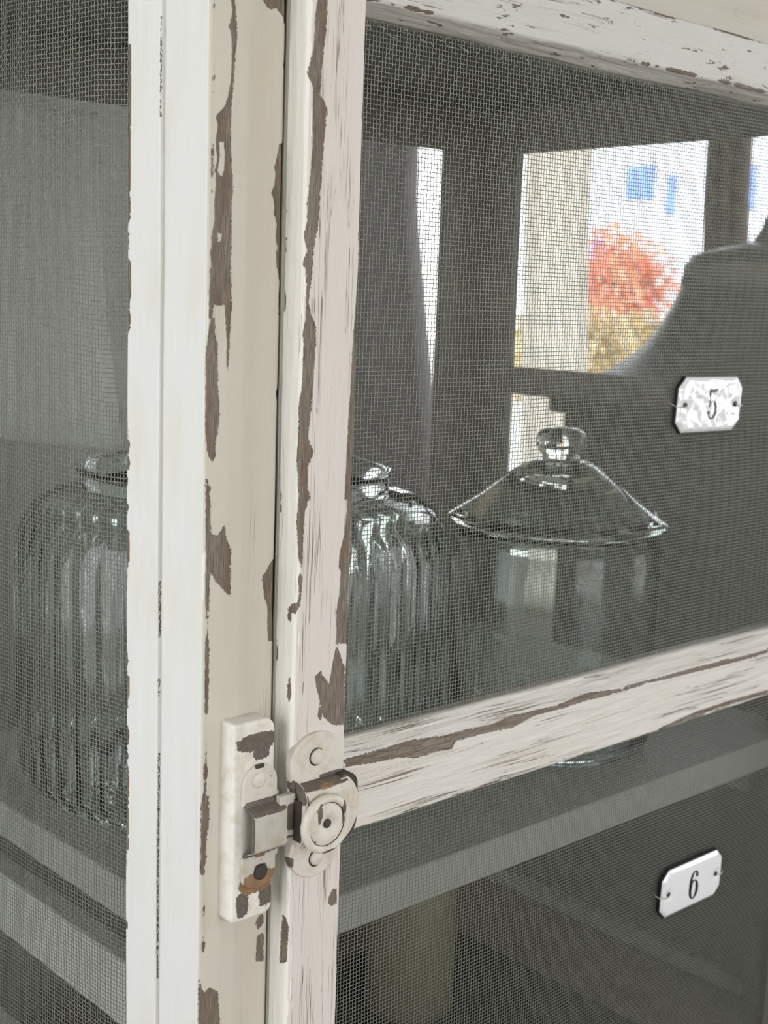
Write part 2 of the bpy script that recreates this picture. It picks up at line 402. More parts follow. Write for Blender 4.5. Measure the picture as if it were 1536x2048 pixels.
window('window_3', 'X', XL - 120, -400, 1100, 800, 2300, [350])
pl = window_light('daylight_portal', (XR + 30, (WY0 + WY1) / 2, (WZ0 + WZ1) / 2), (0, PI / 2, 0), WZ1 - WZ0, WY1 - WY0, 1)
pl.data.cycles.is_portal = True
ground = struct(box('ground', -6000, 40000, -20000, 40000, -340, -300, simple('pale_paving', (0.55, 0.53, 0.46), 0.8, scale=0.5)))

# ================================================================ the cabinet
cab = empty('screened_cabinet', (280, 190, 0), 'white painted meat safe with chipped paint and fine wire screens', 'cabinet')
ZB, ZT = 700, 1650
# --- pixel outlines of the bare patches, laid on the real faces (px of the 1536x2048 photograph)
def zpt(oy): return lambda x, y: (240 + x / 2.954, oy + y / 2.954)
za, zb_, zc = zpt(0), zpt(500), zpt(1000)
def zl(x, y): return (380 + x / 3.84, 1380 + y / 3.84)
def pl_post(P):
    out = []
    for p in P:
        q = on(1, 0, *p); out.append((32.6 + max(q[0], -1.5), q[2]))
    return out
def pl_door(P):
    out = []
    for p in P:
        q = on(0, 39.2, *p)
        if q[1] > -12.5: out.append((-0.5 - min(q[1], 0), q[2]))
        else:
            q = on(1, -14, *p); out.append((14.4 + (q[0] - 41.2), q[2]))
    return out
post_bare = [
    [za(*p) for p in [(640,-60),(640,0),(650,60),(625,150),(640,190),(645,290),(640,420),(630,520),(605,620),(550,680),(560,740),(548,830),(555,940),(545,1000),(550,1080),(540,1180),(540,1300),(520,1400),(525,1477)]] +
    [zb_(*p) for p in [(515,0),(520,100),(512,250),(530,320),(575,328),(602,322),(605,400),(610,480),(615,560),(612,640),(616,720),(630,640),(635,540),(640,440),(640,370),(650,360),(645,260),(640,140),(640,0)]] +
    [za(*p) for p in [(645,1477),(645,1200),(655,1120),(648,1000),(640,900),(635,780),(640,620),(655,500),(668,330),(680,200),(675,130),(670,0),(670,-60)]],
    [zb_(*p) for p in [(520,380),(530,400),(545,420),(540,500),(560,560),(560,700),(562,800),(570,900),(570,1030),(550,1130),(548,1220),(535,1255),(505,1220),(490,1100),(490,900),(490,700),(492,600),(505,500)]],
    [zc(*p) for p in [(500,-120),(516,0),(520,205),(560,212),(600,150),(610,210),(645,300),(640,400),(640,575),(600,540),(560,500),(510,420),(490,300),(490,-120)]],
    [za(*p) for p in [(840,-60),(840,0),(870,40),(890,50),(920,40),(960,90),(975,150),(970,300),(965,400),(1000,400),(1020,0),(1020,-60)]],
    [za(*p) for p in [(940,845),(930,900),(910,980),(915,1040),(910,1100),(890,1130),(910,1200),(905,1260),(925,1320),(915,1390),(930,1477)]] +
    [zb_(*p) for p in [(920,0),(922,100),(940,180),(935,300),(938,440),(970,440),(970,0)]] + [za(*p) for p in [(980,1100),(980,850)]],
    [zb_(*p) for p in [(930,720),(940,760),(922,850),(930,920),(960,920),(960,720)]],
    [zc(*p) for p in [(915,340),(880,390),(860,430),(835,460),(850,580),(870,650),(868,770),(876,840),(905,840),(920,600)]],
    [zl(*p) for p in [(80,790),(118,830),(125,1000),(100,1180),(85,1430),(50,1430),(40,1100),(60,900)]],
    [zl(*p) for p in [(495,1800),(530,1740),(560,1740),(560,1800),(520,1860)]],
    [zl(*p) for p in [(510,1900),(560,1880),(560,2100),(500,2100)]],
    [(393,1965),(402,1990),(412,1978),(430,1985),(436,2050),(440,2100),(380,2100),(380,1965)],
]
post_isl = [[za(*p) for p in [(570,840),(595,835),(602,900),(598,990),(585,1040),(565,1030),(560,985),(572,920)]],
            [za(*p) for p in [(560,1370),(585,1380),(580,1430),(555,1425)]]]
door_bare = [
    [za(*p) for p in [(1165,-80),(1165,0),(1150,130),(1150,180),(1140,300),(1110,430),(1140,510),(1140,600),(1140,700),(1140,850),(1125,1050),(1110,1200),(1110,1300),(1090,1400),(1112,1477)]] +
    [zb_(*p) for p in [(1085,70),(1100,110),(1105,200),(1100,400),(1085,490),(1090,550),(1085,650),(1080,800),(1060,930),(1060,1050),(1040,1230),(1055,1330),(1058,1477)]] +
    [zc(*p) for p in [(1045,130),(1050,240),(1055,340),(1072,400),(1080,300),(1085,150),(1095,60),(1110,0)]] +
    [zb_(*p) for p in [(1130,1477),(1105,1400),(1110,1280),(1145,1190),(1115,1130),(1115,1080),(1135,900),(1145,750),(1155,600),(1160,520),(1155,430),(1130,390),(1115,300),(1135,150),(1145,0)]] +
    [za(*p) for p in [(1160,1400),(1180,1300),(1180,1150),(1195,1000),(1205,850),(1215,750),(1225,640),(1200,590),(1180,560),(1190,400),(1215,200),(1225,0),(1225,-80)]],
    [zc(*p) for p in [(1065,430),(1055,470),(1060,560),(1050,610),(1010,615),(988,650),(990,715),(1005,720),(1010,665),(1040,680),(1062,630),(1070,560),(1074,450)]],
    [zc(*p) for p in [(995,1050),(988,1150),(1000,1195),(1012,1150),(1005,1050)]],
    [za(*p) for p in [(1462,180),(1452,300),(1455,600),(1446,750),(1436,900),(1421,1200),(1418,1477)]] +
    [zb_(*p) for p in [(1400,250),(1378,500),(1368,700),(1360,850),(1350,1000),(1338,1250),(1325,1477)]] +
    [zb_(*p) for p in [(1400,1477),(1430,600)]] + [za(*p) for p in [(1470,1000),(1500,200)]],
    [zc(*p) for p in [(1345,0),(1325,200),(1298,300),(1288,400),(1303,420),(1293,560),(1278,650),(1278,800),(1272,850),(1360,850),(1370,0)]],
    [zc(*p) for p in [(1185,1010),(1150,1050),(1165,1120),(1185,1200),(1200,1280),(1260,1330),(1330,1330),(1330,1000),(1282,860),(1268,900),(1250,1010),(1235,1100),(1215,1060),(1195,1040)]],
    [zc(*p) for p in [(1180,1200),(1170,1280),(1185,1310),(1195,1260)]],
    [zl(*p) for p in [(715,1720),(738,1750),(765,1830),(755,1990),(750,2100),(690,2100),(700,1900)]] ,
    [zl(*p) for p in [(1100,1530),(1070,1590),(1065,1640),(1090,1660),(1130,1640),(1130,1530)]],
]
DLO, DHI = 1090, 1612
rp = rows(0, ZT, DLO, DHI, 0.85, 60)
sweep('corner_post', [(0, 31.5), (0, 0.9), (0.9, 0), (11, 0.0), (12.5, 0.5), (19, 0.5), (22, 1.0), (38.2, 1.5), (38.2, 31.5), (3.0, 32.8)],
      [.9, .6, .8, .7, .7, .8, .9, 10, 10, 1], rp, lambda a, b, t: (a, b, t), POST, cab,
      polys=[pl_post(P) for P in post_bare], islands=[pl_post(P) for P in post_isl],
      edges=[(33.2, 1.0, DLO, 1450, -0.10), (33.0, 0.8, 1450, DHI, 0.1)],
      wander=lambda T: (0.35 * vnoise(T * 0.015, T * 0 + 4), 0.25 * vnoise(T * 0.02, T * 0 + 9))).data.materials.append(POSTL)
# left-facing side of the post: its stronger light is put into a whiter colour
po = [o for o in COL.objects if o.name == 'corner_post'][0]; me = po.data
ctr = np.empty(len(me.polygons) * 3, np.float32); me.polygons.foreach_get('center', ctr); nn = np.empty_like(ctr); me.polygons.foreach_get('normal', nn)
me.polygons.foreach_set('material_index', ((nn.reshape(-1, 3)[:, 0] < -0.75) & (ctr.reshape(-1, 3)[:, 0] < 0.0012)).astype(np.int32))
sweep('side_stile', [(0.6, 61), (0.0, 60.0), (0, 35.2), (2.8, 33.1), (18, 33.1), (18, 61)], [.6, .8, .7, 6, 8, 8], rp, lambda a, b, t: (a, b, t), POSTL, cab,
      edges=[(1.0, 2.2, 1190, 1552, -0.15), (1.0, 1.2, DLO, 1190, 0.15), (26.2, 0.35, 1520, 1570, 0.0), (27.2, 0.32, 1135, 1244, -0.7), (27.2, 0.38, 1297, 1323, -0.7), (27.0, 0.3, 1270, 1279, -0.7)],
      wander=lambda T: (0.3 * vnoise(T * 0.02, T * 0 + 14), 0.45 * vnoise(T * 0.018, T * 0 + 19)))
sweep('door_stile', [(39.2, -0.5), (39.2, -11.6), (40.0, -13.2), (41.2, -14), (68.6, -14), (69.4, -13), (69.4, 3), (39.6, 3)],
      [.7, .5, .5, .6, .5, .9, 8, 2], rows(880, 1599, DLO, 1598, 0.8), lambda a, b, t: (a, b, t), DOOR, cab,
      polys=[pl_door(P) for P in door_bare], edges=[(0.3, 0.9, DLO, 1600, 0.25), (41.6, 0.5, 1180, 1600, 0.1)], rough=0.3,
      wander=lambda T: (0.0008 * (T - 1360) ** 1 * 1.2 + 0.5 * vnoise(T * 0.012, T * 0 + 24), 0.2 * vnoise(T * 0.02, T * 0 + 29)))
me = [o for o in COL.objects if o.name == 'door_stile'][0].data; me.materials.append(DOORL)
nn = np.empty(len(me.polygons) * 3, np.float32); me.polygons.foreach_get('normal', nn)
me.polygons.foreach_set('material_index', (nn.reshape(-1, 3)[:, 0] < -0.62).astype(np.int32))  # left-facing door edge lightened in colour for the light it catches
# --- door rails
def pl_rail(P):
    out = []
    for p in P:
        q = on(1, -14, *p)
        if q[2] <= 1236: out.append((q[0], 18.5 + q[2] - 1205)); continue
        d = ray(*p); t = (1250 - CAM[2] + CAM[1]) / (d[2] - d[1]); q = CAM + t * d; out.append((q[0], 50.7 + (q[1] + 13) * 1.414))
    return [(b, a) for a, b in out]
def zr(x, y): return (660 + x / 1.753, 1350 + y / 1.753)
rail_bare = [[zr(*p) for p in [(40,300),(200,252),(280,228),(400,212),(480,192),(560,176),(640,142),(720,122),(790,108),(850,82),(900,62),(1030,45),(985,66),(905,88),(845,108),(800,122),(720,142),(640,186),(560,202),(440,232),(425,262),(380,266),(300,292),(240,287),(180,302),(60,322)]],
             [zr(*p) for p in [(1020,40),(1150,10),(1290,-30),(1420,-60),(1536,-90),(1536,-78),(1400,-40),(1290,-12),(1150,22)]],
             [zr(*p) for p in [(1150,190),(1280,132),(1400,90),(1536,52),(1536,66),(1400,104),(1280,146),(1160,196)]]]
sweep('middle_rail', [(4, 1204), (-13.2, 1204), (-14, 1205), (-14, 1235), (-13, 1237), (-4.5, 1245.5), (4, 1246)], [3, .6, .6, .6, .7, 4, 4],
      rows(69.2, 491, 69.2, 450, 1.0), lambda a, b, t: (t, a, b), RAIL, cab, polys=[pl_rail(P) for P in rail_bare],
      edges=[(18.2, 0.6, 69, 500, 0.0), (49.3, 0.9, 69, 500, 0.0)], rough=0.5, wander=lambda T: (0, 0.7 * vnoise(T * 0.03, T * 0 + 33)))
sweep('top_rail', [(4, 1567), (-4, 1567), (-13.4, 1571.6), (-14, 1572.6), (-14, 1598), (-13, 1599), (4, 1599)], [3, .8, .6, .6, .7, 4, 4],
      rows(69.2, 491, 69.2, 450, 1.0), lambda a, b, t: (t, a, b), TOPR, cab, edges=[(19.0, 1.4, 69, 500, 0.05), (45.5, 1.0, 69, 500, 0.05)], rough=0.4,
      wander=lambda T: (0, 0.8 * vnoise(T * 0.03, T * 0 + 43)))
box('bottom_rail', 69.4, 491, -14, 4, 880, 920, DOOR, cab, 1); box('far_door_stile', 491, 521, -14, 4, 880, 1599, DOOR, cab, 1)
HEAD = painted_wood('header_paint', (0.50, 0.465, 0.41), crack=0.2, flake=0.3, bumpy=0.6, seed=12)
sweep('header_board', [(26, 1601), (1, 1601), (0, 1602), (0, 1628), (-7, 1632), (-7, 1650), (26, 1650)], [8, .8, .8, .8, .8, 8, 8], rows(38.6, 538, 60, 520, 1.2), lambda a, b, t: (t, a, b), HEAD, cab, rough=0.3)
# --- the rest of the body
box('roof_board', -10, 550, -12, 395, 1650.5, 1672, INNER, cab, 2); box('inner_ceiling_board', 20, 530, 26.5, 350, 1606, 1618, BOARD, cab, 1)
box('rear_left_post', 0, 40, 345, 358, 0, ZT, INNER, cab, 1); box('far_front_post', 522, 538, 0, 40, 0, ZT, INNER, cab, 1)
bx = bmesh.new()
for (a0, a1, b0, b1) in ((484, 538, 350, 358), (530, 538, 315, 350)):
    for v in bmesh.ops.create_cube(bx, size=1)['verts']: v.co = Vector((a0 + (v.co.x + .5) * (a1 - a0), b0 + (v.co.y + .5) * (b1 - b0), (v.co.z + .5) * ZT)) * S
me = bpy.data.meshes.new('far_corner_post'); bx.to_mesh(me); bx.free(); adopt(cab, link('far_corner_post', me, INNER))
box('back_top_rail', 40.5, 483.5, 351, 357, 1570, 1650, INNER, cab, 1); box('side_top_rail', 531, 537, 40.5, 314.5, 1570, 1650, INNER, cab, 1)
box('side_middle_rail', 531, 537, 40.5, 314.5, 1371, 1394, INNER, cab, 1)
box('side_top_rail', 2, 18, 61.5, 344.5, 1606, 1648, POSTL, cab, 1)
box('side_bottom_rail', 0, 18, 61.5, 344.5, 985, 1030, POSTL, cab, 1)
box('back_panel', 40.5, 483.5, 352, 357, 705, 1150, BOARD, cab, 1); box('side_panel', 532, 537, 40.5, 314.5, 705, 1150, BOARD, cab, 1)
box('gap_light_blocker', 38.5, 47, 4, 10, 880, 1600, DARKP, cab)  # strip added behind the gap to block leaking light and read as black
box('bottom_ledge', 521, 530.5, 41, 314, 938.5, 952, INPALE, cab, 1)
box('cabinet_floor', 20, 530, 8, 343, 925, 938, BROWN, cab, 1); box('lower_front_panel', 38.8, 521, 2, 16, 700, 878, POST, cab, 1)
box('lower_side_panel', 2, 14, 61.5, 344.5, 700, 984, POSTL, cab, 1)
box('upper_shelf', 20, 530, 15, 343, 1134, 1155, INPALE, cab, 1.5)
box('shelf_batten', 19, 34, 55, 343, 1076, 1112, simple('pale_batten_paint', (0.50, 0.51, 0.48), 0.6), cab, 1.5)
box('shelf_batten', 514, 529, 45, 343, 1100, 1133, INPALE, cab, 1.5)
# --- wire cloth
wv = vnoise
def door_surf(u, v, n):
    bul = 1.6 * np.sin(np.clip((u - 69) / 422, 0, 1) * PI) + 1.8 * wv(u * 0.018, v * 0.015) + 2.0 * wv(u * 0.012 + 3, v * 0.03) * np.clip((v - 1490) / 60, 0, 1)
    return (u, -2.2 - n * 1.0 - bul * 0.8, v + 1.6 * wv(u * 0.012, v * 0.01 + 7))
woven('door_screen', 67.5, 492, 1246.5, 1566.5, 2.0, 0.215, door_surf, cab)
woven('door_screen', 67.5, 492, 921, 1203.5, 2.0, 0.215, lambda u, v, n: door_surf(u, v, n), cab)
def side_surf(u, v, n):
    k = np.clip((u - 61) / 270, 0, 1); bul = 13 * np.sin(k * PI) + 3.0 * wv(u * 0.03, v * 0.012) * np.clip((u - 61) / 25, 0, 1)
    return (5.0 - n - bul, u, v + 3.0 * wv(u * 0.025, v * 0.02 + 3) * np.clip((u - 60) / 25, 0, 1) + 0.4 * wv(u * 0.15, v * 0.2))
def tear(u, v, kind):
    if kind == 1: return np.zeros(u.shape, bool)
    e = 4 * wv(v * 0.3, v * 0 + 2)
    return (v > 1397) & (v < 1422) & (u > 63) & (u < 84 + e + (v - 1397) * 0.25)
woven('side_screen', 60, 343, 1031, 1600, 2.15, 0.235, side_surf, cab, skip=tear, wob=0.45)
def plain_screen(name, u0, u1, v0, v1, place, r=0.14, pitch=2.0):
    V = []; Q = []
    def strand(c0, c1, ax):
        b = len(V)
        for c in (c0, c1):
            for k in range(3):
                t = 2 * PI * k / 3; a, n = r * math.cos(t), r * math.sin(t)
                V.append(place(c[0] + (a if ax == 0 else 0), c[1] + (a if ax == 1 else 0), n))
        for k in range(3): Q.append((b + k, b + (k + 1) % 3, b + 3 + (k + 1) % 3, b + 3 + k))
    u = u0
    while u < u1: strand((u, v0), (u, v1), 0); u += pitch
    v = v0
    while v < v1: strand((u0, v), (u1, v), 1); v += pitch
    o = link(name, np_mesh(name, V, Q), WIRE, None, True); o['kind'] = 'stuff'; adopt(cab, o)
plain_screen('rear_screen', 40.5, 484, 1150, 1570, lambda u, v, n: (u, 356 + n, v))
plain_screen('far_side_screen', 40.5, 315, 1150, 1570, lambda u, v, n: (536 + n, u, v))
# frayed wire ends along the top of the door screen
for k in range(16):
    x = 70 + k * 7.3 + random.uniform(-2, 2); z = 1565.5 - random.uniform(0, 4)
    tube('loose_wire_end', [(x, -3.6, z), (x + random.uniform(1, 4), -5.0, z + random.uniform(-1.5, .5)), (x + random.uniform(3, 6), -4.2, z + random.uniform(-2.5, 1.5))], 0.22, INPALE, cab, 4)

# --- latch fittings
IR = (0.63, 0.585, 0.53)
KEEP = worn_metal('keeper_paint', (0.72, 0.695, 0.65), spots=[(22.4, 1257, 10.4, 4.0), (25, 1252.5, 4.6, 4.0), (15.9, 1183.5, 3.4, 6.0), (29, 1184.5, 4.2, 5)], rust=[(23, 1192, 9, 5)], seed=1)
LM = worn_metal('latch_plate_paint', IR, spots=[(38, 1232.5, 2.2, 5), (37.4, 1199, 1.6, 2.6), (60, 1236, 8, 1.3)], seed=2)
STRAP = worn_metal('strap_paint', (0.52, 0.50, 0.45), spots=[(24, 1228.5, 11, 2.9), (24, 1207.0, 10, 1.7), (15.5, 1218, .8, 9)], rust=[(24, 1205, 3, 1)], seed=3)
HOUS = worn_metal('housing_paint', (0.60, 0.55, 0.49), spots=[(52, 1234.6, 15, 1.6), (69.5, 1219, 1.6, 12), (40.7, 1223, .8, 9)], rust=[(53, 1233.6, 4, 1.0)], seed=4)
KNOB = worn_metal('knob_paint', (0.64, 0.60, 0.54), spots=[(44.6, 1224, 1.3, 5), (58.2, 1222, .9, 6), (42.2, 1211, .8, .8), (50, 1205.6, 4, .8)], seed=5)
DARK = simple('dark_rust_and_shade', (0.045, 0.032, 0.024), 0.7, scale=200, var=0.4)  # rusty iron; also stands in for shade beside the latch flange
def rounded(x0, x1, z0, z1, r, n=5):
    P = []
    for (cx_, cz_, a0) in ((x1 - r[0], z1 - r[0], 0), (x0 + r[1], z1 - r[1], 90), (x0 + r[2], z0 + r[2], 180), (x1 - r[3], z0 + r[3], 270)):
        rr = r[(a0 // 90)]
        for k in range(n + 1):
            t = math.radians(a0 + 90 * k / n); P.append((cx_ + rr * math.cos(t), cz_ + rr * math.sin(t)))
    return P
kb = extrude_outline('latch_keeper', [(x, z) for x, z in rounded(10.3, 32.6, 1175.5, 1266.5, (5.5, 1.5, 2.0, 4.5))], 1.5, -9.6, KEEP, cab, 1.6, 4)
# sub-parts sit in world millimetres: their parent parts keep an identity frame relative to the cabinet
def child(par, o):
    o.parent = par; o.matrix_parent_inverse = Matrix.Identity(4); return o
lob = []
for k in range(13):
    t = PI * k / 12; lob.append((23.6 + 9.4 * math.cos(t), 1238 + 9.0 * math.sin(t)))
lob += [(14.0, 1229.5), (33.2, 1229.5)]
child(kb, extrude_outline('strike_lobe', lob, -9.0, -11.2, LM, None, 0.7))
lob = [(33.0, 1205.5), (14.2, 1205.5)]
for k in range(13):
    t = PI + PI * k / 12; lob.append((23.6 + 9.4 * math.cos(t), 1196.5 + 7.0 * math.sin(t)))
child(kb, extrude_outline('strike_lobe', lob, -9.0, -11.0, worn_metal('lower_lobe_paint', (0.55, 0.52, 0.47), spots=[(24.5, 1197.5, 4, 3.5)], rust=[(24.5, 1193.5, 9.5, 4.2)], seed=8), None, 0.7))
# the raised strap: an open bridge the bolt runs into
def bridge(name, x0, x1, zs, ys, th, m):
    V = []; Fs = []; n = len(zs)
    for x in (x0, x1):
        for z, y in zip(zs, ys): V.append((x, y, z))
        for z, y in zip(zs, ys): V.append((x, y + th, z))
    for k in range(n - 1):
        Fs += [(k, k + 1, 2 * n + k + 1, 2 * n + k), (n + k, n + k + 1, 3 * n + k + 1, 3 * n + k), (k, k + 1, n + k + 1, n + k), (2 * n + k, 2 * n + k + 1, 3 * n + k + 1, 3 * n + k)]
    Fs += [(0, n, 3 * n, 2 * n), (n - 1, 2 * n - 1, 4 * n - 1, 3 * n - 1)]
    bm = bmesh.new(); vs = [bm.verts.new([c * S for c in v]) for v in V]
    for f in Fs: bm.faces.new([vs[i] for i in f])
    bmesh.ops.recalc_face_normals(bm, faces=bm.faces[:]); me = bpy.data.meshes.new(name); bm.to_mesh(me); bm.free(); return link(name, me, m)
child(kb, bridge('strike_strap', 15.5, 33.8, [1233, 1231, 1229.0, 1227.5, 1226, 1210.5, 1209, 1207.5, 1205.5, 1203], [-10.8, -11.2, -12.4, -16.2, -17.4, -17.4, -16.4, -12.4, -11.2, -10.8], 1.3, STRAP))
for (x, z) in ((22.6, 1240), (24.5, 1197)):
    child(kb, lathe('keeper_screw', [(0, 0), (3.6, 0), (3.4, 0.7), (2.4, 1.1), (0, 1.2)], (x, -11.0, z), LM if z > 1220 else DARK, 20, None, None, 'Y', closed=False))
child(kb, extrude_outline('screw_recess', rounded(20.5, 25.5, 1245.3, 1247.2, (.8,) * 4), -10.8, -11.35, DARK, None, 0.1))
# latch on the door
def lobe_plate():
    P = []
    for k in range(17):
        t = math.radians(-12 + 204 * k / 16); P.append((51.5 + 15.2 * math.cos(t), 1244 + 13.2 * math.sin(t)))
    P += [(37.2, 1234), (38.8, 1232), (38.8, 1208), (37.0, 1204)]
    for k in range(15):
        t = math.radians(190 + 160 * k / 14); P.append((51.5 + 14.6 * math.cos(t), 1202.5 + 13.6 * math.sin(t)))
    P += [(66.5, 1208), (66.5, 1234)]
    return P
lp = extrude_outline('latch_plate', lobe_plate(), -12.5, -16.2, LM, cab, 0.9)
for (x, z) in ((51.2, 1246), (52.3, 1198)):
    child(lp, lathe('rivet', [(0, 0), (3.7, 0), (3.6, 0.8), (2.7, 1.5), (0, 1.8)], (x, -16.0, z), LM, 20, None, None, 'Y', closed=False))
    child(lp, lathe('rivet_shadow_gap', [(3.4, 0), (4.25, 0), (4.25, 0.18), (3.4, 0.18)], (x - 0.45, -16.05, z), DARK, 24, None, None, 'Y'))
child(lp, extrude_outline('latch_flange_shadow', rounded(62, 73.2, 1204, 1236, (7.0, .5, .5, 9.0), 7), -14.2, -19.5, DARK, None, 0.4))  # dark piece put in as the shadow behind the flange rim
child(lp, lathe('flange_rim', [(0, 0), (18.2, 0), (18.2, 1.4), (17.6, 1.6), (0, 1.6)], (54.6, -19.4, 1220.5), LM, 48, None, lambda t, r, h: r if math.cos(t) > 0.45 else r * 0.72, 'Y', closed=False))
child(lp, bridge('latch_housing', 40.2, 65.0, [1235.6, 1235.2, 1233.6, 1230, 1210, 1207, 1206], [-16.0, -19.0, -22.2, -23.0, -23.0, -20.5, -16.0], 2.0, HOUS))
child(lp, bridge('housing_cheek', 39.0, 40.4, [1236.5, 1235, 1230, 1212, 1207.2, 1206], [-16.0, -20.5, -23.4, -23.4, -20.0, -16.0], 5.0, LM))
child(lp, box('dark_slot', 38.4, 39.6, -21, -16.3, 1210, 1229, DARK))
child(lp, lathe('latch_bolt_knob', [(0, 0), (11.5, 0), (13.2, 1.2), (13.6, 3.2), (13.0, 4.6), (11.8, 5.2), (10.6, 4.9), (10.0, 3.6), (9.6, 3.6), (8.8, 4.3), (5.5, 4.4), (3.4, 3.6), (2.4, 2.9), (0, 2.8)],
                (49.2, -22.8, 1218), KNOB, 56, None, None, 'Y', closed=False))
child(lp, lathe('knob_hole', [(0, 0), (2.1, 0), (2.1, 0.5), (1.4, 0.9), (0, 1.0)], (49.8, -25.7, 1218), DARK, 20, None, None, 'Y', closed=False))
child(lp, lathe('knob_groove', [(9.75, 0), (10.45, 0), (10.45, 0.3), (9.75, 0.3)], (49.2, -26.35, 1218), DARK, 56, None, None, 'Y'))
BOLT = worn_metal('bolt_paint', (0.58, 0.55, 0.50), spots=[(37.5, 1221, 3.4, 6.5), (34, 1211.5, 6, 1.2)], seed=9)
child(lp, extrude_outline('latch_bolt', [(31, 1211.3), (40, 1211.3), (40, 1231.5), (31, 1231.5)], -13.0, -16.0, BOLT, None, 0.5))
for o in COL.objects:      # parts of parts: undo the cabinet offset carried by their parent part
    if o.parent is not None and o.parent.parent is cab: o.matrix_parent_inverse = Matrix.Identity(4)

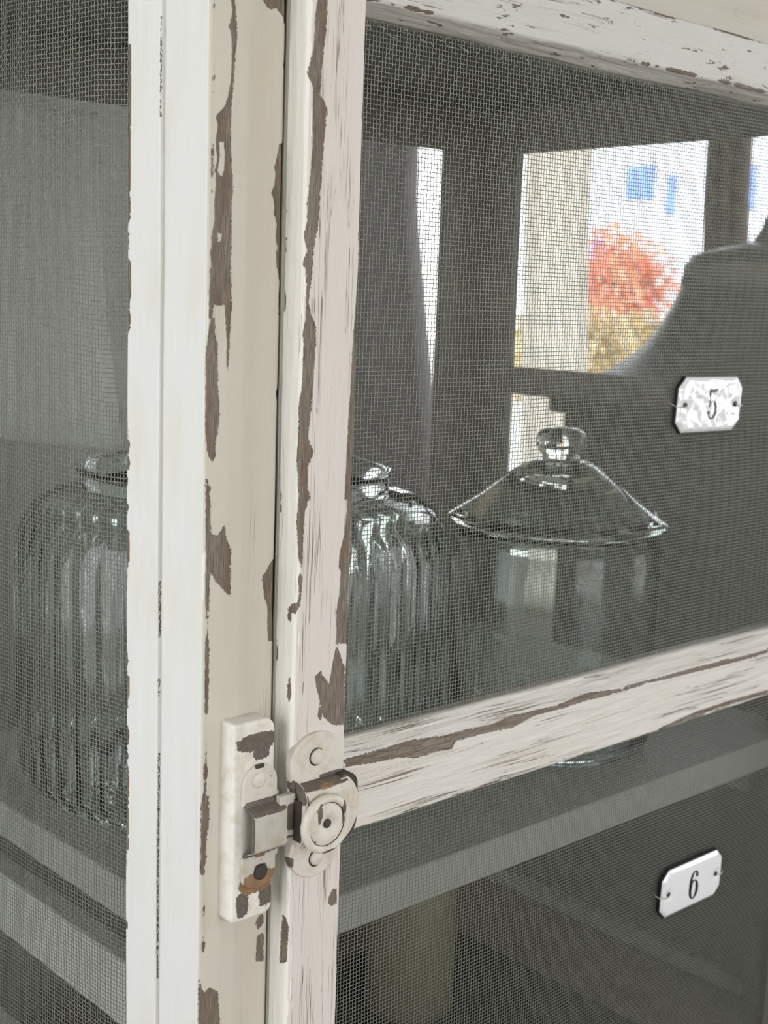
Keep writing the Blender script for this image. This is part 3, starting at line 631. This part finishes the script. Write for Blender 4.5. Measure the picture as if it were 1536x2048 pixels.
# ================================================================ enamel number plates wired to the screen
ENAM = simple('white_enamel', (0.80, 0.80, 0.83), 0.09, var=0.02, scale=30, spec=0.7, Coat_Weight=0.6, Coat_Roughness=0.05)
BLACK = simple('black_enamel', (0.012, 0.012, 0.013), 0.3)
STEEL = simple('tie_wire_steel', (0.6, 0.58, 0.5), 0.3, 0.8)
def oct_outline(w2, h2, c, cx_, cz_): return [(cx_ + x, cz_ + z) for x, z in [(w2, h2 - c), (w2 - c, h2), (-w2 + c, h2), (-w2, h2 - c), (-w2, -h2 + c), (-w2 + c, -h2), (w2 - c, -h2), (w2, -h2 + c)]]
def number_plate(digit, cx_, cz_, tilt, label, lumpy=0.0):
    t = empty('number_plate', (cx_, -7.0, cz_), label, 'number plate', 'enamel number plates wired to the door screens')
    obs = []
    obs.append(extrude_outline('black_edge', oct_outline(31.6, 16.6, 6.4, 0, 0), 1.0, -0.9, BLACK, None, 0.3))
    # pillowed white face, a little wavy so that it mirrors the room unevenly
    nx, nz = 64, 36; V = []; Fs = []; idx = {}
    W, Hh, Cc = 30.6, 15.8, 6.0
    for i in range(nx + 1):
        for j in range(nz + 1):
            x = -W + 2 * W * i / nx; z = -Hh + 2 * Hh * j / nz
            ov = abs(x) / 1 + abs(z) - (W + Hh - Cc)
            if ov > 0: sx_ = ov / 2; x -= math.copysign(sx_, x); z -= math.copysign(sx_, z)
            d = min(W - abs(x), Hh - abs(z), (W + Hh - Cc - abs(x) - abs(z)) / 1.414)
            e = min(1, max(0, d / 2.6)); y = -0.9 - 1.5 * math.sin(e * PI / 2) - 0.4 * (1 - (x / W) ** 2) * (1 - (z / Hh) ** 2)
            if lumpy: y += lumpy * (vnoise(np.array([x * 0.22 + 9]), np.array([z * 0.3 + 5]))[0] + 0.4 * vnoise(np.array([x * 0.6 + 9]), np.array([z * 0.7 + 5]))[0]) * e
            for hx in (-24.2, 24.2):
                r = math.hypot(x - hx, z)
                if r < 4.6: y += 1.0 * (1 - r / 4.6) ** 0.8
            V.append((x, y, z))
    for i in range(nx):
        for j in range(nz): a = i * (nz + 1) + j; Fs.append((a, a + nz + 1, a + nz + 2, a + 1))
    obs.append(pyd('enamel_face', V, Fs, ENAM, None, True))
    for hx in (-24.2, 24.2):
        obs.append(lathe('screw_hole', [(0, 0), (1.7, 0), (1.7, 0.7), (0, 0.7)], (hx, -1.4, 0), BLACK, 16, None, None, 'Y', closed=False))
        sg = math.copysign(1, hx)
        obs.append(tube('tie_wire', [(hx, -2.6, -0.6), (hx + 2 * sg, -3.3, -1.0), (hx + 5 * sg, -3.0, -0.8), (hx + 8.0 * sg, -1.5, -0.6), (hx + 9.2 * sg, 1.2, 0.8), (hx + 8.4 * sg, 3.6, 1.6)], 0.33, STEEL, None, 6))
    # the numeral as thick and thin strokes, solid
    def stroke(pts, ws):
        P = [np.array(p, float) for p in pts]; L = []; Rr = []
        for i, p in enumerate(P):
            d = P[min(i + 1, len(P) - 1)] - P[max(i - 1, 0)]; d /= np.linalg.norm(d) + 1e-9; nrm = np.array([-d[1], d[0]])
            L.append(p + nrm * ws[i]); Rr.append(p - nrm * ws[i])
        V = []; Fs = []; n = len(P)
        for y in (-3.12, -2.4):
            for q in L: V.append((q[0], y, q[1]))
            for q in Rr: V.append((q[0], y, q[1]))
        for i in range(n - 1):
            Fs += [(i, i + 1, n + i + 1, n + i), (2 * n + i, 3 * n + i, 3 * n + i + 1, 2 * n + i + 1), (i, 2 * n + i, 2 * n + i + 1, i + 1), (n + i, n + i + 1, 3 * n + i + 1, 3 * n + i)]
        return V, Fs
    VV = []; FF = []
    def add(pts, ws):
        V, Fs = stroke(pts, ws); b = len(VV); VV.extend(V); FF.extend([tuple(b + q for q in f) for f in Fs])
    if digit == '6':
        c = []; wd = []
        for k in range(33):
            a = 2 * PI * k / 32; c.append((3.4 * math.cos(a), -3.2 + 6.2 * math.sin(a))); wd.append(0.28 + 0.95 * abs(math.cos(a)) ** 1.6)
        add(c, wd)
        c = []; wd = []
        for k in range(22):
            a = PI * (1 - k / 21 * 0.95); x = -0.0 + 3.4 * math.cos(a); z = (-3.2 + 12.0 * math.sin(a) ** 0.75) if a > PI / 2 else (3.2 + 5.6 * math.sin(a))
            c.append((x, z)); wd.append(0.28 + (0.95 * (1 - math.sin(a)) if a > PI / 2 else 0.1))
        c = [(-3.4, -3.2), (-3.4, 0.5), (-3.2, 3.5), (-2.6, 6.0), (-1.6, 7.9), (-0.3, 8.9), (1.2, 8.9), (2.3, 7.9), (2.7, 6.3), (2.6, 4.9)]; wd = [1.2, 1.2, 1.1, .9, .6, .35, .4, .8, 1.05, .9]
        add(c, wd)
    else:
        add([(-2.6, 1.2), (-2.6, 8.6)], [.35, .35]); add([(-2.8, 8.3), (0, 7.9), (2.6, 8.4), (3.6, 9.3)], [.9, .9, .7, .2])
        c = []; wd = []
        for k in range(28):
            a = math.radians(160 - 320 * k / 27 * 0.98); c.append((0.2 + 3.3 * math.cos(a), -3.0 + 5.2 * math.sin(a))); wd.append(0.28 + 0.95 * max(0, math.cos(a)) ** 1.3)
        add(c, wd); add([(-3.0, -5.6), (-2.6, -4.4), (-1.9, -4.2)], [.9, 1.0, .5])
    obs.append(pyd('numeral', VV, FF, BLACK, None))
    for o in obs: o.parent = t
    t.rotation_euler = (0.04, math.radians(tilt), math.radians(-2))
    return t
number_plate('5', 350.3, 1393.6, 0.3, 'white enamel plate numbered 5 wired to upper door screen, covered in reflections', 0.9)
number_plate('6', 368.8, 1091.0, -1.0, 'white enamel plate numbered 6 wired to lower door screen')

# ================================================================ glass on the shelf
SH = 1155.0
jar = empty('ribbed_glass_jar', (156, 191, SH), 'large ribbed clear glass jar half hidden behind the cabinet corner post', 'jar')
def ribs(t, r, h):
    k = min(1, max(0, (h - 12) / 10)) * min(1, max(0, (152 - h) / 8))
    return r + (2.3 * k * abs(math.cos(24 * t)) ** 0.8 if r > 118 else 0)
body = [(0, 3), (96, 3), (112, 1), (120, 5), (127, 16), (127.5, 60), (127.5, 120), (127.5, 146), (127, 154), (124.5, 162), (119, 169), (110, 174.5), (100, 177.5), (93, 179), (92, 181), (92, 187), (94, 189), (94, 191), (91, 192),
        (88.5, 190), (88, 180), (98, 174), (109, 170.5), (116, 165.5), (121, 158), (122.5, 146), (122.5, 60), (121.5, 18), (112, 9), (0, 9)]
adopt(jar, lathe('jar_body', body, (156, 191, SH), GLASS, 288, None, ribs, closed=False))
j2 = empty('lidded_glass_jar', (361, 110, SH), 'straight clear glass jar with pointed glass lid and round knob', 'jar')
adopt(j2, lathe('jar_body', [(0, 2), (60, 2), (66, 4), (69, 12), (69, 120), (68, 136), (67, 141), (68.5, 144), (68.5, 147), (66, 148), (64, 146), (63.5, 138), (65.5, 120), (65.5, 14), (60, 7), (0, 7)], (361, 110, SH), GLASS, 96, None, None, closed=False))
lid = adopt(j2, lathe('jar_lid', [(0, 153.8), (60, 153.8), (71, 153.6), (73.5, 155.5), (73.5, 158), (70, 161), (52, 173), (36, 186), (24, 194), (16, 197), (0, 199), (0, 195), (16, 193), (34, 182), (50, 169), (62, 159), (0, 158.8)], (361, 110, SH - 5), GLASS2, 96, None, None, closed=False))
kn = child(lid, lathe('lid_knob', [(0, 198.5), (13, 198), (12.5, 200), (15.5, 203), (17.5, 209), (16, 215), (11, 218), (0, 219)], (361, 110, SH - 5), GLASS2, 16, None, None, closed=False))
kn.matrix_parent_inverse = Matrix.Identity(4)
# things standing on the floor of the lower compartment
BLK = simple('black_tray_metal', (0.02, 0.02, 0.02), 0.5)
tray = empty('baking_tray', (220, 140, 938.5), 'black metal tray lying on the brown cabinet floor below the shelf', 'tray')
tb = adopt(tray, box('tray_base', 45, 385, 45, 235, 938.6, 941, BLK))
for a in ((45, 385, 42, 44.8, 938.6, 962), (45, 385, 235.2, 238, 938.6, 962), (42, 44.8, 42, 238, 938.6, 962), (385.2, 388, 42, 238, 938.6, 962)): box('tray_side', *a, BLK, tray)
box('tray_rim', 385, 393, 40, 240, 962.2, 963.6, BLK, tray)
OLV = simple('olive_tin_paint', (0.17, 0.155, 0.095), 0.45); OLL = simple('olive_tin_lid', (0.22, 0.21, 0.16), 0.4)
tin = empty('olive_tin', (318, 190, 941.2), 'olive green tin standing on the black tray under the shelf', 'tin')
adopt(tin, lathe('tin_body', [(0, 0), (31, 0), (32, 2), (32, 118), (31, 120), (0, 120)], (318, 190, 941.2), OLV, 48, None, None, closed=False))
adopt(tin, lathe('tin_lid', [(0, 120.2), (33, 120.2), (33, 132), (32, 133), (0, 133.5)], (318, 190, 941.2), OLL, 48, None, None, closed=False))
# pale cloth hanging at the back of the cabinet
V = []; Fs = []; nx, nz = 60, 60
P0 = [on(1, 340, *p) for p in ((-60, 205), (196, 225), (248, 905), (-60, 872))]
for j in range(nz + 1):
    for i in range(nx + 1):
        a, b = i / nx, j / nz; q = (P0[0] * (1 - a) + P0[1] * a) * (1 - b) + (P0[3] * (1 - a) + P0[2] * a) * b
        q = q + np.array([0, 0.8 * math.sin(a * 9 + 2 * b) + 0.3 * math.sin(a * 60), 0]) + np.array([5 * math.sin(b * 3.1) * a * -1, 0, 0]); V.append(tuple(q))
for j in range(nz):
    for i in range(nx): a = j * (nx + 1) + i; Fs.append((a, a + 1, a + nx + 2, a + nx + 1))
CL = simple('pale_grey_linen', (0.60, 0.61, 0.57), 0.9, scale=400, var=0.1)
cl = tag(pyd('hanging_cloth', V, Fs, CL, None, True), 'pale grey cloth hanging behind the left wire screen', 'cloth')
sm = cl.modifiers.new('thickness', 'SOLIDIFY'); sm.thickness = 0.0012

# ================================================================ beyond the cabinet
DW = simple('dark_stained_wood', (0.045, 0.042, 0.036), 0.55, scale=10)
chest = empty('tall_chest', (1200, 200, 0), 'dark tall wooden chest standing beyond the cabinet', 'chest')
box('carcass', 1000, 1400, -260, 641, 60, 1310, DW, chest, 4); box('chest_top', 985, 1410, -275, 655, 1310.5, 1335, DW, chest, 4)
for (x, y) in ((1020, -240), (1020, 620), (1380, -240), (1380, 620)): box('leg', x - 20, x + 20, y - 20, y + 20, 0, 59.5, DW, chest)
for k in range(4): dr = box('drawer', 990, 999.5, -230 + 0, 610, 90 + k * 305, 375 + k * 305, DW, chest, 3)
q = on(0, 1180, 1512, 745); lx, ly = 1200, q[1]
lamp = empty('bell_shade_lamp', (lx, ly, 1335.5), 'dark bell shaped lampshade with knob, silhouetted at right against the window', 'lamp')
SHD = simple('dark_enamel_shade', (0.055, 0.053, 0.047), 0.35, scale=20)
adopt(lamp, lathe('lamp_base', [(0, 0), (70, 0), (70, 8), (20, 14), (16, 90), (0, 90)], (lx, ly, 1335.5), SHD, 40, None, None, closed=False))
shp = [(222, 18), (205, 24), (180, 40), (155, 62), (136, 88), (122, 115), (112, 140), (106, 168), (103, 178), (60, 190), (34, 196), (30, 193), (100, 172), (108, 135), (132, 85), (152, 60), (178, 36), (203, 20), (220, 14)]
adopt(lamp, lathe('lamp_shade', shp, (lx, ly, 1335.5), SHD, 72))
adopt(lamp, lathe('shade_band', [(107.5, 140), (113.5, 140), (109, 168), (105, 168)], (lx, ly, 1335.5), simple('grey_shade_band', (0.16, 0.15, 0.135), 0.6), 72))
adopt(lamp, lathe('finial', [(0, 90), (14, 91), (14, 196), (26, 198), (22, 206), (17, 214), (14, 226), (9, 233), (0, 235)], (lx, ly, 1335.5), SHD, 32, None, None, closed=False))
def curtain(x, px0, px1, ztop, zbot, col, label, folds=5, amp=22, flare=0.0, trans=0.3, px0b=None, px1b=None):
    a0 = on(0, x, px0, 600)[1]; a1 = on(0, x, px1, 600)[1]; b0 = on(0, x, px0b or px0, 960)[1]; b1 = on(0, x, px1b or px1, 960)[1]
    t0 = on(0, x, px0, 305)[2]
    m, nt, b = mat('curtain_cloth'); tcn = N(nt, 'ShaderNodeTexCoord'); f = noise(nt, tcn.outputs['Object'], 40, 3)
    nt.links.new(mixc(nt, f, tuple(c * .85 for c in col), col), b.inputs['Base Color']); b.inputs['Roughness'].default_value = 0.9
    tr = N(nt, 'ShaderNodeBsdfTranslucent'); tr.inputs[0].default_value = (*col, 1); mx = N(nt, 'ShaderNodeMixShader'); mx.inputs[0].default_value = trans
    nt.links.new(b.outputs[0], mx.inputs[1]); nt.links.new(tr.outputs[0], mx.inputs[2]); nt.links.new(mx.outputs[0], nt.nodes['Material Output'].inputs[0])
    V = []; Fs = []; nx, nz = folds * 12, 30
    for j in range(nz + 1):
        b_ = j / nz; z = ztop + (zbot - ztop) * b_; kk = min(1.3, max(0, (1660 - z) / 500.0))
        for i in range(nx + 1):
            a = i / nx; y0 = a0 + (b0 - a0) * kk; y1 = a1 + (b1 - a1) * kk
            V.append((x + amp * math.sin(a * folds * 2 * PI) + 0.3 * amp * math.sin(a * 17 + 3 * b_), y0 + (y1 - y0) * a, z))
    for j in range(nz):
        for i in range(nx): a = j * (nx + 1) + i; Fs.append((a, a + 1, a + nx + 2, a + nx + 1))
    o = tag(pyd('curtain', V, Fs, m, None, True), label, 'curtain', 'curtains at the bright window')
    md = o.modifiers.new('thickness', 'SOLIDIFY'); md.thickness = 0.003; return o
curtain(1880, 560, 832, 2290, 12, (0.30, 0.275, 0.285), 'grey violet curtain hanging left of the far bright window', 7, 30, trans=0.45, px1b=868)
curtain(1880, 1036, 1168, 2290, 700, (0.84, 0.80, 0.74), 'pale tan curtain beside the far cabinet post', 4, 10, trans=0.88)
curtain(1880, 1390, 1482, 2290, 700, (0.22, 0.17, 0.125), 'brown curtain strip near right edge, above the lampshade', 3, 18, trans=0.35)
rod = tag(tube('curtain_rod', [(1880, -200, 2300), (1880, 2950, 2300)], 12, DW), 'dark curtain rod above the far window', 'curtain rod')
# outdoors
def foliage(name, c, r, n, cols, leaf, label, cat, stem=True, flat=1.0):
    rs = np.random.RandomState(int(c[1]) % 997); t = empty(name, (c[0], c[1], -300), label, cat)
    m, nt, b = mat(name + '_leaves'); oi = N(nt, 'ShaderNodeTexCoord'); f = noise(nt, oi.outputs['Object'], 2.2, 3)
    nt.links.new(mixc(nt, smooth(nt, f, 0.4, 0.6), cols[0], cols[1]), b.inputs['Base Color']); b.inputs['Roughness'].default_value = 0.8
    V = []; Fs = []
    for k in range(n):
        d = rs.normal(size=3); d /= np.linalg.norm(d); p = np.array(c, float) + d * r * (rs.rand() ** 0.4) * np.array([1, 1, flat]) * (1 + 0.25 * math.sin(5 * d[0] + 3 * d[2]))
        a = rs.normal(size=3); a /= np.linalg.norm(a); b2 = np.cross(a, rs.normal(size=3)); b2 /= np.linalg.norm(b2); i = len(V)
        for q in (a, b2 * 0.5, -a, -b2 * 0.5): V.append(tuple(p + q * leaf))
        Fs.append((i, i + 1, i + 2, i + 3))
    lv = adopt(t, pyd('foliage', V, Fs, m)); lv['kind'] = 'stuff'
    if stem: adopt(t, tube('trunk', [(c[0], c[1], -300), (c[0] + 20, c[1], c[2] - r * 0.5), (c[0], c[1], c[2])], r * 0.07, simple('bark', (0.12, 0.09, 0.07), 0.9), None, 8))
    return t
def out(px, py, X): return on(0, X, px, py)
q = out(1244, 566, 12000); foliage('autumn_tree', tuple(q), 560, 2600, ((0.82, 0.27, 0.19), (0.88, 0.42, 0.26)), 55, 'round orange red autumn tree outside the window', 'tree')
q = out(1225, 715, 9000)
for k, (px, py, rr, xx) in enumerate(((1075, 712, 330, 7600), (1190, 700, 330, 9000), (1290, 690, 300, 10500))):
    q = out(px, py, xx); foliage('yellow_shrub', tuple(q), rr, 1500, ((0.55, 0.40, 0.20), (0.78, 0.66, 0.42)), 45, ['yellow shrub outside beside the tan curtain', 'yellow shrub outside below the orange tree', 'yellow shrub outside next to the lampshade'][k], 'shrub')
hs = empty('house', (26000, 13000, -300), 'pale house with blue windows across the street outside', 'house')
HW = simple('pale_render', (0.80, 0.80, 0.84), 0.8, scale=1); BL = simple('blue_shutter', (0.22, 0.34, 0.72), 0.5)
q0 = out(1185, 500, 24000); q1 = out(1330, 400, 24000); qa = out(1700, 640, 24000); qb = out(1182, 330, 24000)
box('wall', 24000, 27000, qa[1], qb[1], -300, qb[2] + 900, HW, hs)
for (pa, pb, ya, yb) in ((1250, 1310, 400, 330), (1180, 1200, 520, 478), (1488, 1512, 420, 330), (1420, 1450, 460, 380), (1330, 1352, 430, 350)):
    a = out(pa, ya, 23960); b = out(pb, yb, 23960); wn = box('window', 23960, 23998, b[1], a[1], a[2], b[2], BL, hs)
bx_ = out(1182, 330, 24000)
box('roof', 23700, 27300, qa[1] - 300, qb[1] + 300, qb[2] + 901, qb[2] + 1500, simple('roof_tile', (0.30, 0.16, 0.12), 0.8), hs)
